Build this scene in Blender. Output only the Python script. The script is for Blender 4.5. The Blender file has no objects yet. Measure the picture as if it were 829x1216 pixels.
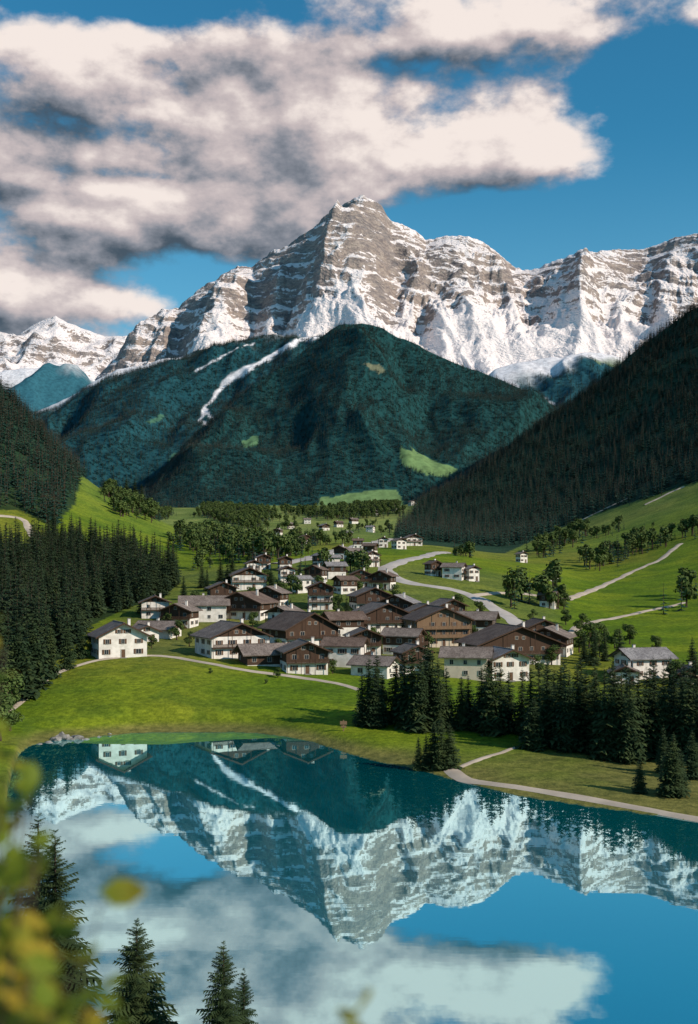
import bpy, math, random
import numpy as np
from mathutils import Vector
random.seed(7); rng=np.random.default_rng(7)
F=1300.0; CX=414.5; HY=672.0; CAMZ=35.0
scene=bpy.context.scene
scene.view_settings.view_transform='Standard'; scene.view_settings.look='None'; scene.view_settings.exposure=0
COL=scene.collection
# ------------------------------------------------------------ noise
def _h(ix,iy,seed):
    h=(ix*374761393+iy*668265263+seed*144269504)&0xffffffff
    h=((h^(h>>13))*1274126177)&0xffffffff
    return ((h^(h>>16))&0xffff)/65535.0
def perlin(x,y,seed=0):
    x=np.asarray(x,float);y=np.asarray(y,float)
    xi=np.floor(x).astype(np.int64);yi=np.floor(y).astype(np.int64);xf=x-xi;yf=y-yi
    u=xf*xf*xf*(xf*(xf*6-15)+10);v=yf*yf*yf*(yf*(yf*6-15)+10)
    def g(dx,dy):
        a=_h(xi+dx,yi+dy,seed)*2*np.pi
        return np.cos(a)*(xf-dx)+np.sin(a)*(yf-dy)
    return ((g(0,0)*(1-u)+g(1,0)*u)*(1-v)+(g(0,1)*(1-u)+g(1,1)*u)*v)*1.45
def fbm(x,y,o=5,seed=0,gain=.5):
    r=0;a=1;t=0
    for i in range(o):
        r=r+a*perlin(x*2**i+i*17.3,y*2**i-i*9.1,seed+i);t+=a;a*=gain
    return r/t*1.4
def ridged(x,y,o=5,seed=0,gain=.5):
    r=0;a=1;t=0
    for i in range(o):
        r=r+a*(1-2*np.abs(perlin(x*2**i+i*7.7,y*2**i+i*3.1,seed+i)));t+=a;a*=gain
    return r/t
def sstep(a,b,x):
    t=np.clip((x-a)/(b-a),0,1);return t*t*(3-2*t)
def inpoly(px,py,poly):
    r=np.zeros(px.shape,bool);n=len(poly)
    for i in range(n):
        x1,y1=poly[i];x2,y2=poly[(i+1)%n]
        if y1==y2: continue
        c=((y1>py)!=(y2>py))&(px<(x2-x1)*(py-y1)/(y2-y1)+x1)
        r^=c
    return r
def linedist(px,py,pts):
    best=np.full(px.shape,1e9)
    for (x1,y1),(x2,y2) in zip(pts[:-1],pts[1:]):
        dx,dy=x2-x1,y2-y1
        t=np.clip(((px-x1)*dx+(py-y1)*dy)/(dx*dx+dy*dy),0,1)
        best=np.minimum(best,np.hypot(px-x1-t*dx,py-y1-t*dy))
    return best
# ------------------------------------------------------------ node helpers
class NB:
    def __init__(s,nt): s.nt=nt;s.L=nt.links
    def n(s,t,**k):
        x=s.nt.nodes.new(t)
        for a,b in k.items(): setattr(x,a,b)
        return x
    def set(s,inp,v):
        if isinstance(v,bpy.types.NodeSocket): s.L.new(v,inp)
        elif v is not None: inp.default_value=v
    def m(s,op,a,b=None,c=None,clamp=False):
        x=s.n('ShaderNodeMath',operation=op,use_clamp=clamp)
        s.set(x.inputs[0],a);s.set(x.inputs[1],b);s.set(x.inputs[2],c)
        return x.outputs[0]
    def vm(s,op,a,b=None):
        x=s.n('ShaderNodeVectorMath',operation=op)
        s.set(x.inputs[0],a);s.set(x.inputs[1],b)
        return x.outputs['Value'] if op in('DOT_PRODUCT','LENGTH') else x.outputs[0]
    def ss(s,v,a,b):
        x=s.n('ShaderNodeMapRange',interpolation_type='SMOOTHSTEP')
        s.set(x.inputs[0],v);x.inputs[1].default_value=a;x.inputs[2].default_value=b
        return x.outputs[0]
    def mix(s,f,a,b,bt='MIX'):
        x=s.n('ShaderNodeMix',data_type='RGBA',blend_type=bt)
        s.set(x.inputs[0],f);s.set(x.inputs[6],a if not isinstance(a,tuple) else (*a,1)[:4]);s.set(x.inputs[7],b if not isinstance(b,tuple) else (*b,1)[:4])
        return x.outputs[2]
    def noise(s,vec,scale,detail=4,rough=.55,dist=0):
        x=s.n('ShaderNodeTexNoise')
        if vec is not None: s.L.new(vec,x.inputs['Vector'])
        x.inputs['Scale'].default_value=scale;x.inputs['Detail'].default_value=detail
        x.inputs['Roughness'].default_value=rough;x.inputs['Distortion'].default_value=dist
        return x.outputs[0]
def newmat(name,rough=.85,spec=.2):
    m=bpy.data.materials.new(name);m.use_nodes=True
    nt=m.node_tree;b=nt.nodes['Principled BSDF']
    b.inputs['Roughness'].default_value=rough;b.inputs['Specular IOR Level'].default_value=spec
    return m,NB(nt),b
def simple(name,c1,c2,scale,rough=.85,bump=0,bscale=None,coord='Object',spec=.2):
    m,N,b=newmat(name,rough,spec)
    tc=N.n('ShaderNodeTexCoord').outputs[coord]
    f=N.ss(N.noise(tc,scale),.35,.65)
    N.L.new(N.mix(f,c1,c2),b.inputs['Base Color'])
    if bump:
        bp=N.n('ShaderNodeBump');bp.inputs['Strength'].default_value=bump;bp.inputs['Distance'].default_value=.1
        N.L.new(N.noise(tc,bscale or scale*4,3),bp.inputs['Height']);N.L.new(bp.outputs[0],b.inputs['Normal'])
    return m
# ------------------------------------------------------------ materials
M={}
M['stucco']=simple('white_stucco',(.80,.75,.70),(.62,.58,.53),.6,.9,.2,8)
M['stucco2']=simple('cream_stucco',(.62,.53,.42),(.55,.47,.37),.6,.9,.2,8)
def wood(name,a,b_):
    m,N,b=newmat(name,.8)
    tc=N.n('ShaderNodeTexCoord').outputs['Object']
    s=N.vm('MULTIPLY',tc,(1,1,.15))
    w=N.noise(s,4,4)
    x=N.n('ShaderNodeSeparateXYZ');N.L.new(tc,x.inputs[0])
    st=N.m('FRACT',N.m('MULTIPLY',N.m('ADD',x.outputs[0],x.outputs[1]),4))
    gap=N.m('LESS_THAN',st,.12)
    c=N.mix(w,a,b_);c=N.mix(N.m('MULTIPLY',gap,.6),c,(.01,.006,.004))
    N.L.new(c,b.inputs['Base Color']);return m
M['wood']=wood('dark_larch_wood',(.04,.023,.016),(.10,.058,.038))
M['wood2']=wood('tan_larch_wood',(.17,.105,.06),(.28,.18,.11))
def roofmat(name,a,b_):
    m,N,b=newmat(name,.75,.3)
    tc=N.n('ShaderNodeTexCoord').outputs['Object']
    x=N.n('ShaderNodeSeparateXYZ');N.L.new(tc,x.inputs[0])
    rows=N.m('FRACT',N.m('MULTIPLY',x.outputs[2],4.5))
    big=N.ss(N.noise(tc,.35,3),.3,.7);fine=N.noise(tc,2.2,4,.75)
    c=N.mix(big,a,b_);c=N.mix(N.ss(fine,.42,.7),c,tuple(v*.4 for v in a))
    c=N.mix(N.m('MULTIPLY',N.m('LESS_THAN',rows,.2),.5),c,(.02,.015,.012))
    N.L.new(c,b.inputs['Base Color'])
    bp=N.n('ShaderNodeBump');bp.inputs['Strength'].default_value=.6;bp.inputs['Distance'].default_value=.08
    N.L.new(rows,bp.inputs['Height']);N.L.new(bp.outputs[0],b.inputs['Normal'])
    return m
M['roof']=roofmat('weathered_roof_shingles',(.18,.14,.12),(.30,.245,.215))
M['roof2']=roofmat('brown_roof_tiles',(.13,.085,.066),(.21,.15,.12))
M['roof3']=roofmat('grey_slate_roof',(.22,.205,.21),(.36,.34,.34))
M['frame']=simple('window_frame_paint',(.5,.47,.43),(.42,.40,.36),2)
M['shutter']=simple('shutter_paint',(.10,.055,.035),(.14,.08,.05),2)
m,N,b=newmat('window_glass',.08,.6);b.inputs['Base Color'].default_value=(.02,.027,.035,1);M['glass']=m
M['bark']=simple('spruce_bark',(.05,.035,.025),(.10,.07,.05),6,.95,.4,20)
def foliage(name,c1,c2,c3,rough=.75,trans=0):
    m,N,b=newmat(name,rough,.15)
    oi=N.n('ShaderNodeObjectInfo').outputs['Random']
    g=N.n('ShaderNodeNewGeometry')
    nz=N.noise(g.outputs['Position'],.35 if trans==0 else 6,1)
    c=N.mix(oi,c1,c2);c=N.mix(N.ss(nz,.45,.75),c,c3)
    N.L.new(c,b.inputs['Base Color'])
    if trans:
        t=N.n('ShaderNodeBsdfTranslucent');N.L.new(c,t.inputs[0])
        ms=N.n('ShaderNodeMixShader');ms.inputs[0].default_value=trans
        N.L.new(b.outputs[0],ms.inputs[1]);N.L.new(t.outputs[0],ms.inputs[2])
        N.L.new(ms.outputs[0],N.nt.nodes['Material Output'].inputs[0])
    return m
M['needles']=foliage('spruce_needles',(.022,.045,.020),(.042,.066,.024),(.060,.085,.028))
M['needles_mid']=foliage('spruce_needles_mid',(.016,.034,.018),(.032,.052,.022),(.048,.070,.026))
M['needles_far_haze']=foliage('spruce_needles_far_hazed',(.014,.052,.042),(.024,.070,.050),(.038,.085,.052))  # air haze painted into the needle colour as a bluer tint
M['needles_dist_haze']=foliage('spruce_needles_distant_hazed',(.016,.084,.088),(.024,.104,.098),(.032,.116,.096))  # stronger blue-teal: distance haze carried by the base colour, no volume
M['leaves']=foliage('broadleaf_leaves',(.045,.075,.02),(.07,.105,.026),(.10,.135,.035))
M['shrubleaf']=foliage('shrub_leaves',(.13,.22,.03),(.26,.29,.03),(.45,.32,.04),.5,.5)
M['path']=simple('gravel_path',(.50,.42,.34),(.38,.32,.26),.15,.95,.3,2,'Object')
M['asphalt']=simple('country_road',(.46,.42,.39),(.36,.33,.31),.1,.9,.2,2,'Object')
M['stone']=simple('grey_stone',(.30,.28,.26),(.16,.15,.14),.8,.9,.5,3)
# ------------------------------------------------------------ mesh helpers
def grid_mesh(name,X,Y,Z,mat,attrs={},smooth=True):
    R,C=X.shape
    me=bpy.data.meshes.new(name);me.vertices.add(R*C)
    me.vertices.foreach_set('co',np.stack([X,Y,Z],-1).astype(np.float32).ravel())
    i=np.arange((R-1)*C).reshape(R-1,C)[:,:-1].ravel()
    q=np.stack([i,i+1,i+C+1,i+C],-1)
    nf=len(q);me.loops.add(nf*4);me.polygons.add(nf)
    me.loops.foreach_set('vertex_index',q.ravel().astype(np.int32))
    me.polygons.foreach_set('loop_start',(np.arange(nf)*4).astype(np.int32))
    me.polygons.foreach_set('use_smooth',np.full(nf,smooth))
    me.update(calc_edges=True)
    for k,v in attrs.items():
        if v.ndim==3:
            a=me.attributes.new(k,'FLOAT_COLOR','POINT')
            a.data.foreach_set('color',np.concatenate([v,np.ones(v.shape[:2]+(1,))],-1).astype(np.float32).ravel())
        else:
            a=me.attributes.new(k,'FLOAT','POINT');a.data.foreach_set('value',v.astype(np.float32).ravel())
    me.materials.append(mat)
    ob=bpy.data.objects.new(name,me);COL.objects.link(ob);return ob
class MB:
    def __init__(s): s.v=[];s.f=[];s.mi=[]
    def poly(s,pts,mi=0):
        n=len(s.v);s.v+=[tuple(p) for p in pts];s.f.append(tuple(range(n,n+len(pts))));s.mi.append(mi)
    def box(s,x0,x1,y0,y1,z0,z1,mi=0):
        n=len(s.v)
        s.v+=[(x0,y0,z0),(x1,y0,z0),(x1,y1,z0),(x0,y1,z0),(x0,y0,z1),(x1,y0,z1),(x1,y1,z1),(x0,y1,z1)]
        for f in [(0,3,2,1),(4,5,6,7),(0,1,5,4),(1,2,6,5),(2,3,7,6),(3,0,4,7)]:
            s.f.append(tuple(n+i for i in f));s.mi.append(mi)
    def prism(s,prof,y0,y1,mi=0):
        k=len(prof);n=len(s.v)
        s.v+=[(x,y0,z) for x,z in prof]+[(x,y1,z) for x,z in prof]
        s.f.append(tuple(n+i for i in range(k)));s.mi.append(mi)
        s.f.append(tuple(n+k+i for i in reversed(range(k))));s.mi.append(mi)
        for i in range(k):
            j=(i+1)%k;s.f.append((n+j,n+i,n+k+i,n+k+j));s.mi.append(mi)
    def mesh(s,name,mats):
        me=bpy.data.meshes.new(name);me.from_pydata(s.v,[],s.f)
        for m_ in mats: me.materials.append(m_)
        me.polygons.foreach_set('material_index',s.mi);me.update();return me
    def obj(s,name,mats,parent=None):
        ob=bpy.data.objects.new(name,s.mesh(name,mats));COL.objects.link(ob)
        if parent: ob.parent=parent
        return ob
# ------------------------------------------------------------ terrain
def ZP(d,py): return CAMZ+(HY-py)*d/F
cols={
-1400:[(2,33),(70,8),(150,20),(300,80),(600,260),(1200,500),(2500,700),(6500,700)],
-300:[(2,33),(62,4),(150,4),(230,8),(300,-740),(450,-640),(600,-570),(900,-450),(1200,-350),(1600,-350),(3000,-450),(6500,-560)],
0:[(2,33),(62,3),(150,1),(224,1.2),(250,4.5),(280,-800),(350,-752),(450,-700),(560,-655),(650,-630),(800,-562),(950,-500),(1150,-450),(1300,-470),(2000,-560),(3000,-595),(6500,-600)],
100:[(2,33),(62,2),(224,.6),(250,-823),(285,-785),(360,-752),(450,-718),(550,-680),(700,-632),(850,-590),(950,-566),(1100,-575),(1600,-605),(3000,-600),(6500,-600)],
200:[(2,33),(62,0),(230,.6),(250,-826),(275,-788),(300,-778),(380,-745),(480,-705),(600,-676),(720,-652),(850,-628),(950,-626),(1200,-640),(2000,-612),(3000,-598),(6500,-600)],
280:[(2,33),(62,0),(230,.6),(255,-823),(285,-790),(350,-758),(400,-734),(450,-708),(500,-688),(560,-671),(700,-658),(900,-648),(1200,-636),(1600,-618),(2200,-602),(3000,-595),(6500,-600)],
430:[(2,33),(62,0),(200,.6),(240,-845),(270,-812),(300,-795),(350,-768),(400,-740),(440,-716),(480,-697),(520,-681),(570,-667),(700,-654),(900,-645),(1200,-634),(1600,-617),(2200,-602),(3000,-595),(6500,-600)],
520:[(2,33),(62,0),(186,.6),(220,-868),(260,-825),(300,-797),(350,-770),(400,-742),(440,-719),(480,-700),(520,-685),(570,-670),(700,-656),(900,-648),(1200,-640),(1500,-630),(1800,-590),(2100,-605),(3000,-600),(6500,-600)],
600:[(2,33),(62,0),(168,.6),(200,-893),(250,-840),(300,-803),(350,-776),(400,-750),(450,-726),(500,-704),(550,-688),(620,-674),(900,-660),(1200,-648),(1500,-605),(1900,-530),(2300,-550),(3000,-580),(6500,-600)],
700:[(2,33),(62,0),(158,.6),(200,-895),(250,-845),(300,-810),(400,-762),(550,-715),(700,-685),(900,-650),(1100,-625),(1300,-600),(1600,-540),(2000,-457),(2400,-475),(3500,-545),(6500,-600)],
829:[(2,33),(62,0),(150,.6),(200,-900),(250,-850),(300,-812),(400,-765),(550,-710),(700,-665),(900,-612),(1050,-578),(1300,-520),(1600,-450),(2000,-354),(2500,-380),(4000,-500),(6500,-560)],
1100:[(2,33),(62,2),(140,.6),(200,-880),(300,-790),(400,-720),(600,-620),(900,-500),(1300,-380),(2000,-200),(4000,-300),(6500,-400)],
2200:[(2,33),(62,12),(140,30),(300,90),(600,250),(1000,500),(2000,900),(6500,900)]}
PX=np.arange(-1300,2101,4.0)
DR=np.exp(np.concatenate([np.linspace(math.log(2),math.log(80),60,endpoint=False),np.linspace(math.log(80),math.log(150),70,endpoint=False),
  np.linspace(math.log(150),math.log(520),330,endpoint=False),np.linspace(math.log(520),math.log(2500),330,endpoint=False),np.linspace(math.log(2500),math.log(6500),45)]))
LD=np.log(DR)
ck=sorted(cols);tab=[]
for k in ck:
    zs=[(d,v if v>=0 else ZP(d,-v)) for d,v in cols[k]]
    tab.append(np.interp(LD,[math.log(a) for a,_ in zs],[z for _,z in zs]))
tab=np.array(tab)
Zt=np.empty((len(DR),len(PX)))
for r in range(len(DR)): Zt[r]=np.interp(PX,ck,tab[:,r])
def blur(A,s,ax):
    k=np.arange(-int(3*s),int(3*s)+1);w=np.exp(-k*k/(2*s*s));w/=w.sum()
    pad=[(0,0),(0,0)];pad[ax]=(len(k)//2,len(k)//2);B=np.pad(A,pad,mode='edge')
    return np.apply_along_axis(lambda v:np.convolve(v,w,'valid'),ax,B)
Zt=blur(Zt,9,0);Zt=blur(Zt,7,1)
PXg,Dg=np.meshgrid(PX,DR);Xg=(PXg-CX)/F*Dg;Yg=Dg
amp=np.clip((Dg-180)/700,0,1)
hill=sstep(900,1500,Dg)
Zt+= .35*fbm(Xg/14,Yg/14,4,3)*np.clip((Dg-60)/60,0,1)+1.8*amp*fbm(Xg/90,Yg/90,4,5)+hill*14*fbm(Xg/260,Yg/260,5,11)*sstep(560,760,PXg)+hill*10*fbm(Xg/260,Yg/260,4,12)*sstep(260,60,PXg)
shp=[(-300,60),(-30,64),(0,120),(8,185),(22,208),(60,220),(110,223),(160,230),(300,230),(360,221),(400,208),(430,199),(500,187),(560,175),(620,166),(700,159),(760,155),(829,150),(1000,140),(1300,128),(1600,66),(2100,60)]
shore=np.interp(PX,[a for a,_ in shp],[b for _,b in shp])
shore=np.convolve(np.pad(shore,4,mode='edge'),np.ones(9)/9,'valid')+ .9*fbm(PX/26,PX*0,3,21)
S=np.minimum(Dg-66-fbm(Xg/9,Yg/9,3,4)*1.5,shore[None,:]-Dg)
land=np.maximum(Zt,.35)
blend=sstep(0,14,-S)
Zl=land*blend+(.10+.02*np.clip(-S,0,20))*(1-blend)
Zt=np.where(S>0,-np.minimum(S*.25,4)-.02,Zl)
near=Dg<64
Zt=np.where(near,np.minimum(33.35*(1-Dg/66.)+.3*fbm(Xg/6,Yg/6,4,9),33.4),Zt)
def tz(x,y):
    px=CX+F*x/y;c=np.clip((px-PX[0])/4,0,len(PX)-1.001);r=np.clip(np.interp(np.log(y),LD,np.arange(len(LD))),0,len(LD)-1.001)
    c0=np.floor(c).astype(int);r0=np.floor(r).astype(int);fc=c-c0;fr=r-r0
    return (Zt[r0,c0]*(1-fc)+Zt[r0,c0+1]*fc)*(1-fr)+(Zt[r0+1,c0]*(1-fc)+Zt[r0+1,c0+1]*fc)*fr
PYg=HY+(CAMZ-Zt)*F/Dg
FOREST_R=[(1500,-100),(1100,200),(829,345),(760,405),(700,450),(650,485),(600,525),(550,560),(500,596),(466,640),(520,657),(600,657),(650,634),(700,612),(740,600),(829,572),(1100,540),(1500,500)]
FOREST_A=[(-500,150),(-300,330),(0,435),(60,485),(90,535),(97,562),(88,600),(62,626),(25,606),(0,606),(-300,590),(-500,580)]
FOREST_B=[(-500,650),(0,660),(48,660),(70,640),(110,650),(180,672),(215,690),(190,712),(150,722),(105,745),(85,770),(55,795),(15,822),(-300,900),(-500,900)]
PATCH=[ [(120,588),(160,580),(205,612),(190,620),(140,612)], [(205,638),(260,640),(330,655),(330,672),(270,668),(205,652)],
 [(690,668),(735,652),(829,628),(829,640),(750,664),(700,680)], [(604,715),(640,700),(690,706),(690,722),(610,724)],
 [(628,655),(660,645),(690,628),(700,640),(650,664)], [(755,725),(829,700),(829,722),(765,735)], [(330,610),(400,606),(470,600),(480,612),(400,618)],
 [(240,600),(330,612),(300,630),(240,615)]]
fm=inpoly(PXg,PYg,FOREST_R)&(Dg>900)|inpoly(PXg,PYg,FOREST_A)&(Dg>500)|inpoly(PXg,PYg,FOREST_B)&(Dg>240)|((Dg>2100)&(PXg>560))|(PXg>1000)&(Dg>900)
def C3(c): return np.array(c)[None,None,:]
def lerp(a,b,t): return a*(1-t[...,None])+b*t[...,None]
n1=sstep(-.3,.4,fbm(Xg/60,Yg/60,4,31));n2=sstep(0,.45,fbm(Xg/170,Yg/240,4,41));n3=sstep(.1,.4,fbm(Xg/12,Yg/12,4,51))
c=lerp(C3((.110,.185,.010)),C3((.175,.235,.014)),n1);c=lerp(c,C3((.24,.22,.035)),n2*.6);c=lerp(c,C3((.07,.13,.014)),n3*.45)
cell=_h(np.floor((Xg+18*fbm(Xg/80,Yg/80,2,61))/75).astype(np.int64),np.floor((Yg+.4*Xg)/130).astype(np.int64),9)
haze_fields=sstep(600,1300,Dg);c=lerp(c,C3((.18,.235,.090)),haze_fields*.7);c=c*(1+(cell-.5)[...,None]*.55*haze_fields[...,None]*np.array([1.2,.8,1.2]))  # haze painted in: paler, duller green with distance; field patches on top
vil=sstep(280,310,Dg)*sstep(620,540,Dg)*sstep(120,170,PXg)*sstep(690,640,PXg)
c=lerp(c,C3((.14,.15,.07)),vil*.45)
sh=sstep(1.6,.3,Zt)*(Dg>66);c=lerp(c,C3((.20,.17,.07)),sh*.75)
c=lerp(c,C3((.025,.05,.02)),fm.astype(float)*.95)
c=lerp(c,C3((.022,.06,.042)),fm.astype(float)*sstep(600,1100,Dg))  # far forest floor tinted teal, aerial haze put into the vertex colour
c=np.where((S>0)[...,None],C3((.03,.09,.08)),c)
c=np.where(near[...,None],C3((.05,.08,.02)),c)
m,N,b=newmat('alpine_meadow',.95,.1)
at=N.n('ShaderNodeAttribute',attribute_name='Col')
g=N.n('ShaderNodeNewGeometry').outputs['Position']
na=N.noise(g,.6,4,.75);nb_=N.noise(N.vm('MULTIPLY',g,(.5,1.2,1)),.07,3,.65)
cc=N.mix(N.ss(na,.3,.75),(.55,.60,.5),(1.3,1.25,1.15))
cc2=N.mix(N.ss(nb_,.3,.7),(.76,.80,.78),(1.16,1.10,1.05))
o=N.mix(1,at.outputs['Color'],cc,'MULTIPLY');o=N.mix(1,o,cc2,'MULTIPLY');N.L.new(o,b.inputs['Base Color'])
bp=N.n('ShaderNodeBump');bp.inputs['Strength'].default_value=.6;bp.inputs['Distance'].default_value=.6
N.L.new(na,bp.inputs['Height']);N.L.new(bp.outputs[0],b.inputs['Normal'])
grid_mesh('terrain',Xg,Yg,Zt,m,{'Col':c})
# lake
m=bpy.data.materials.new('lake_water');m.use_nodes=True;N=NB(m.node_tree);N.nt.nodes.remove(N.nt.nodes['Principled BSDF'])
g=N.n('ShaderNodeNewGeometry').outputs['Position']
sc=N.vm('MULTIPLY',g,(.35,1.0,1))
bp=N.n('ShaderNodeBump');bp.inputs['Strength'].default_value=.05;bp.inputs['Distance'].default_value=.03
N.L.new(N.noise(sc,.5,2,.5),bp.inputs['Height'])
gl=N.n('ShaderNodeBsdfGlossy');gl.inputs['Color'].default_value=(.66,.95,.98,1);gl.inputs['Roughness'].default_value=.012;N.L.new(bp.outputs[0],gl.inputs['Normal'])
df=N.n('ShaderNodeBsdfDiffuse')
N.L.new(N.mix(N.ss(N.noise(g,.02,2),.3,.7),(.0,.22,.25),(.0,.16,.20)),df.inputs['Color'])
fr=N.n('ShaderNodeFresnel');fr.inputs['IOR'].default_value=1.33
ms=N.n('ShaderNodeMixShader');N.L.new(N.m('MULTIPLY_ADD',fr.outputs[0],.35,.70,clamp=True),ms.inputs[0])
N.L.new(df.outputs[0],ms.inputs[1]);N.L.new(gl.outputs[0],ms.inputs[2]);N.L.new(ms.outputs[0],N.nt.nodes['Material Output'].inputs[0])
lk=MB();lk.poly([(-65,55,0),(55,55,0),(150,150,0),(150,242,0),(-120,242,0)]);lk.obj('lake',[m])
# ------------------------------------------------------------ hill / mountain layers
class Layer: pass
def layer(name,sil,dr,foot,pxr,step,rows,g,noisef,matf,back=.35):
    px=np.arange(pxr[0],pxr[1],step);s=np.concatenate([np.linspace(0,1,rows),np.linspace(1.01,1.5,rows//8)])
    spy=np.interp(px,[a for a,_ in sil],[b for _,b in sil])
    drr=np.interp(px,[a for a,_ in dr],[b for _,b in dr]);k=np.ones(25)/25
    drr=np.convolve(np.pad(drr,12,mode='edge'),k,'valid')
    df,fpy=foot
    if isinstance(fpy,list): fpy=np.interp(px,[a for a,_ in fpy],[b for _,b in fpy])
    Sg,P=np.meshgrid(s,px,indexing='ij')
    D=df+(drr[None,:]-df)*Sg
    zf=ZP(df,fpy);zr=ZP(drr,spy)[None,:]
    G=np.where(Sg<=1,np.interp(Sg,[a for a,_ in g],[b for _,b in g]),1-(Sg-1)*back*4)
    Z=zf+(zr-zf)*G;X=(P-CX)/F*D
    L=Layer();L.P=P;L.S=Sg;L.D=D;L.X=X
    Z=noisef(L,Z);L.Z=Z;L.PY=HY+(CAMZ-Z)*F/D
    mat,attrs=matf(L)
    L.ob=grid_mesh(name,X,D,Z,mat,attrs);L.px0=pxr[0];L.step=step;return L
def snowrock(name,thr,warm):
    m,N,b=newmat(name,.85,.15)
    G=N.n('ShaderNodeNewGeometry');pos=G.outputs['Position']
    nx=N.n('ShaderNodeSeparateXYZ');N.L.new(G.outputs['Normal'],nx.inputs[0])
    ps=N.n('ShaderNodeSeparateXYZ');N.L.new(pos,ps.inputs[0])
    n1=N.noise(pos,.004,5,.65);n2=N.noise(N.vm('MULTIPLY',pos,(.7,.7,2.6)),.018,5,.75)
    st=N.m('ADD',N.m('ADD',ps.outputs[2],N.m('MULTIPLY',ps.outputs[0],.16)),N.m('MULTIPLY',n1,300))
    s1=N.m('SINE',N.m('MULTIPLY',st,.072));s2=N.m('SINE',N.m('MULTIPLY',st,.23))
    ap=N.n('ShaderNodeAttribute',attribute_name='apron').outputs['Fac']
    v=N.m('ADD',nx.outputs[2],N.m('MULTIPLY',N.m('SUBTRACT',n2,.5),.85))
    v=N.m('ADD',v,N.m('MULTIPLY',s1,.12));v=N.m('ADD',v,N.m('MULTIPLY',s2,.10))
    v=N.m('ADD',v,N.m('MULTIPLY',N.m('SUBTRACT',n1,.5),.8))
    v=N.m('ADD',v,ap)
    f=N.ss(v,thr,thr+.13)
    rc=N.mix(N.ss(n1,.35,.65),(.22,.195,.195),(.38,.30,.26))
    rc=N.mix(N.m('MULTIPLY_ADD',s2,.28,.28),rc,(.115,.10,.11))
    rc=N.mix(N.ss(n2,.4,.7),rc,(.44,.36,.31))
    N.L.new(N.mix(f,rc,warm),b.inputs['Base Color'])
    h=N.m('ADD',N.m('MULTIPLY',n2,1.0),N.m('MULTIPLY',s2,.10))
    bp=N.n('ShaderNodeBump');bp.inputs['Strength'].default_value=.75;bp.inputs['Distance'].default_value=30
    N.L.new(h,bp.inputs['Height']);N.L.new(bp.outputs[0],b.inputs['Normal'])
    return m
MSNOW=snowrock('snow_and_rock',.55,(.88,.80,.79))
sil=[(-100,560),(60,480),(110,455),(138,424),(150,400),(162,383),(195,364),(212,362),(232,344),(270,323),(282,315),(300,318),(320,300),(340,290),(355,280),(372,270),(385,257),(400,248),(412,240),(424,231),(432,230),(446,237),(456,247),(464,262),(478,267),(492,274),(505,287),(530,281),(556,281),(572,286),(590,298),(608,314),(630,318),(650,312),(672,306),(690,295),(705,300),(722,297),(745,296),(770,292),(800,281),(829,277),(860,262),(930,250),(1000,280),(1100,300)]
drp=[(-100,6200),(138,6700),(200,7000),(300,7100),(430,6700),(500,6950),(560,6850),(610,7300),(700,6900),(760,7200),(829,6900),(1100,6900)]
def nmount(L,Z):
    X,Y,s,P=L.X,L.D,L.S,L.P
    wx=X+140*fbm(X/700,Y/700,3,61);wy=Y+140*fbm(X/700,Y/700,3,62)
    env=sstep(.1,.75,s)*(1-.9*sstep(.80,.985,s))
    r=ridged(wx/820,wy/1500,6,71,.55)
    Z=Z+env*(r-.45)*300
    for (pts,w,a) in [([(0.0,330),(.6,370),(.8,396),(1,430)],26,190),([(0,640),(.7,610),(1,560)],18,170),([(0,670),(.7,690),(1,702)],17,150),([(0,200),(.65,235),(1,275)],22,120),([(0,560),(.7,515),(1,462)],17,120),([(0,800),(.7,790),(1,800)],20,140),([(0,110),(.65,160),(1,200)],14,100),([(0,290),(.65,320),(1,350)],15,100)]:
        cx=np.interp(s,[q[0] for q in pts],[q[1] for q in pts])+8*fbm(s*6,P*0+w,3,77)
        Z=Z+a*np.exp(-np.abs((P-cx)/w)**1.3)*sstep(.35,.70,s)*(1-sstep(.80,.97,s))
    Z=Z+sstep(.95,1,s)*10*fbm(P/7,P*0,4,88)
    rock=sstep(.55,.72,s+.06*fbm(X/300,Y/300,3,5))*(1-.55*sstep(.93,1.0,s))
    for stp,k in ((105,.68),(41,.55)):
        q=(Z+.16*X+80*fbm(X/500,Y/500,4,91))/stp;f=q-np.floor(q)
        kk=k*(.65+.6*fbm(X/240,Y/240,3,19))
        Z=Z+rock*np.clip(kk,0,1)*stp*((sstep(.38,.98,f))-f)
    return Z
def mmount(L):
    a=.60*sstep(.78,.54,L.S+.10*fbm(L.X/260,L.D/260,4,15))
    a=a+.12*sstep(520,640,L.P)*sstep(.95,.7,L.S)-.03*np.exp(-((L.P-450)/70)**2)*sstep(.6,.75,L.S)-.10*sstep(.80,.95,L.S)-.03*sstep(420,330,L.P)*sstep(.6,.75,L.S)
    a=a+.25*np.exp(-((L.P-535)/28)**2)*sstep(.86,.97,L.S)
    return MSNOW,{'apron':a}
gm=[(0,0),(.4,.2),(.68,.49),(.80,.70),(.92,.90),(1,1)]
layer('snowy_mountain',sil,drp,(4500,[(-100,640),(60,620),(150,520),(220,475),(1100,475)]),(-100,1100),1.4,430,gm,nmount,mmount)
def nm2(L,Z):
    e=sstep(0,.6,L.S)*(1-.8*sstep(.85,1,L.S))
    return Z+e*300*(ridged(L.X/900,L.D/1200,6,171)-.4)
layer('snowy_mountain',[(-400,380),(-100,372),(-40,392),(0,394),(20,400),(36,388),(66,378),(95,392),(125,402),(150,400),(220,425),(300,470)],[(-400,9500),(300,9500)],(7600,475),(-400,300),2,160,[(0,0),(.5,.4),(1,1)],nm2,lambda L:(MSNOW,{'apron':.04+0*L.S}))
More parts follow.
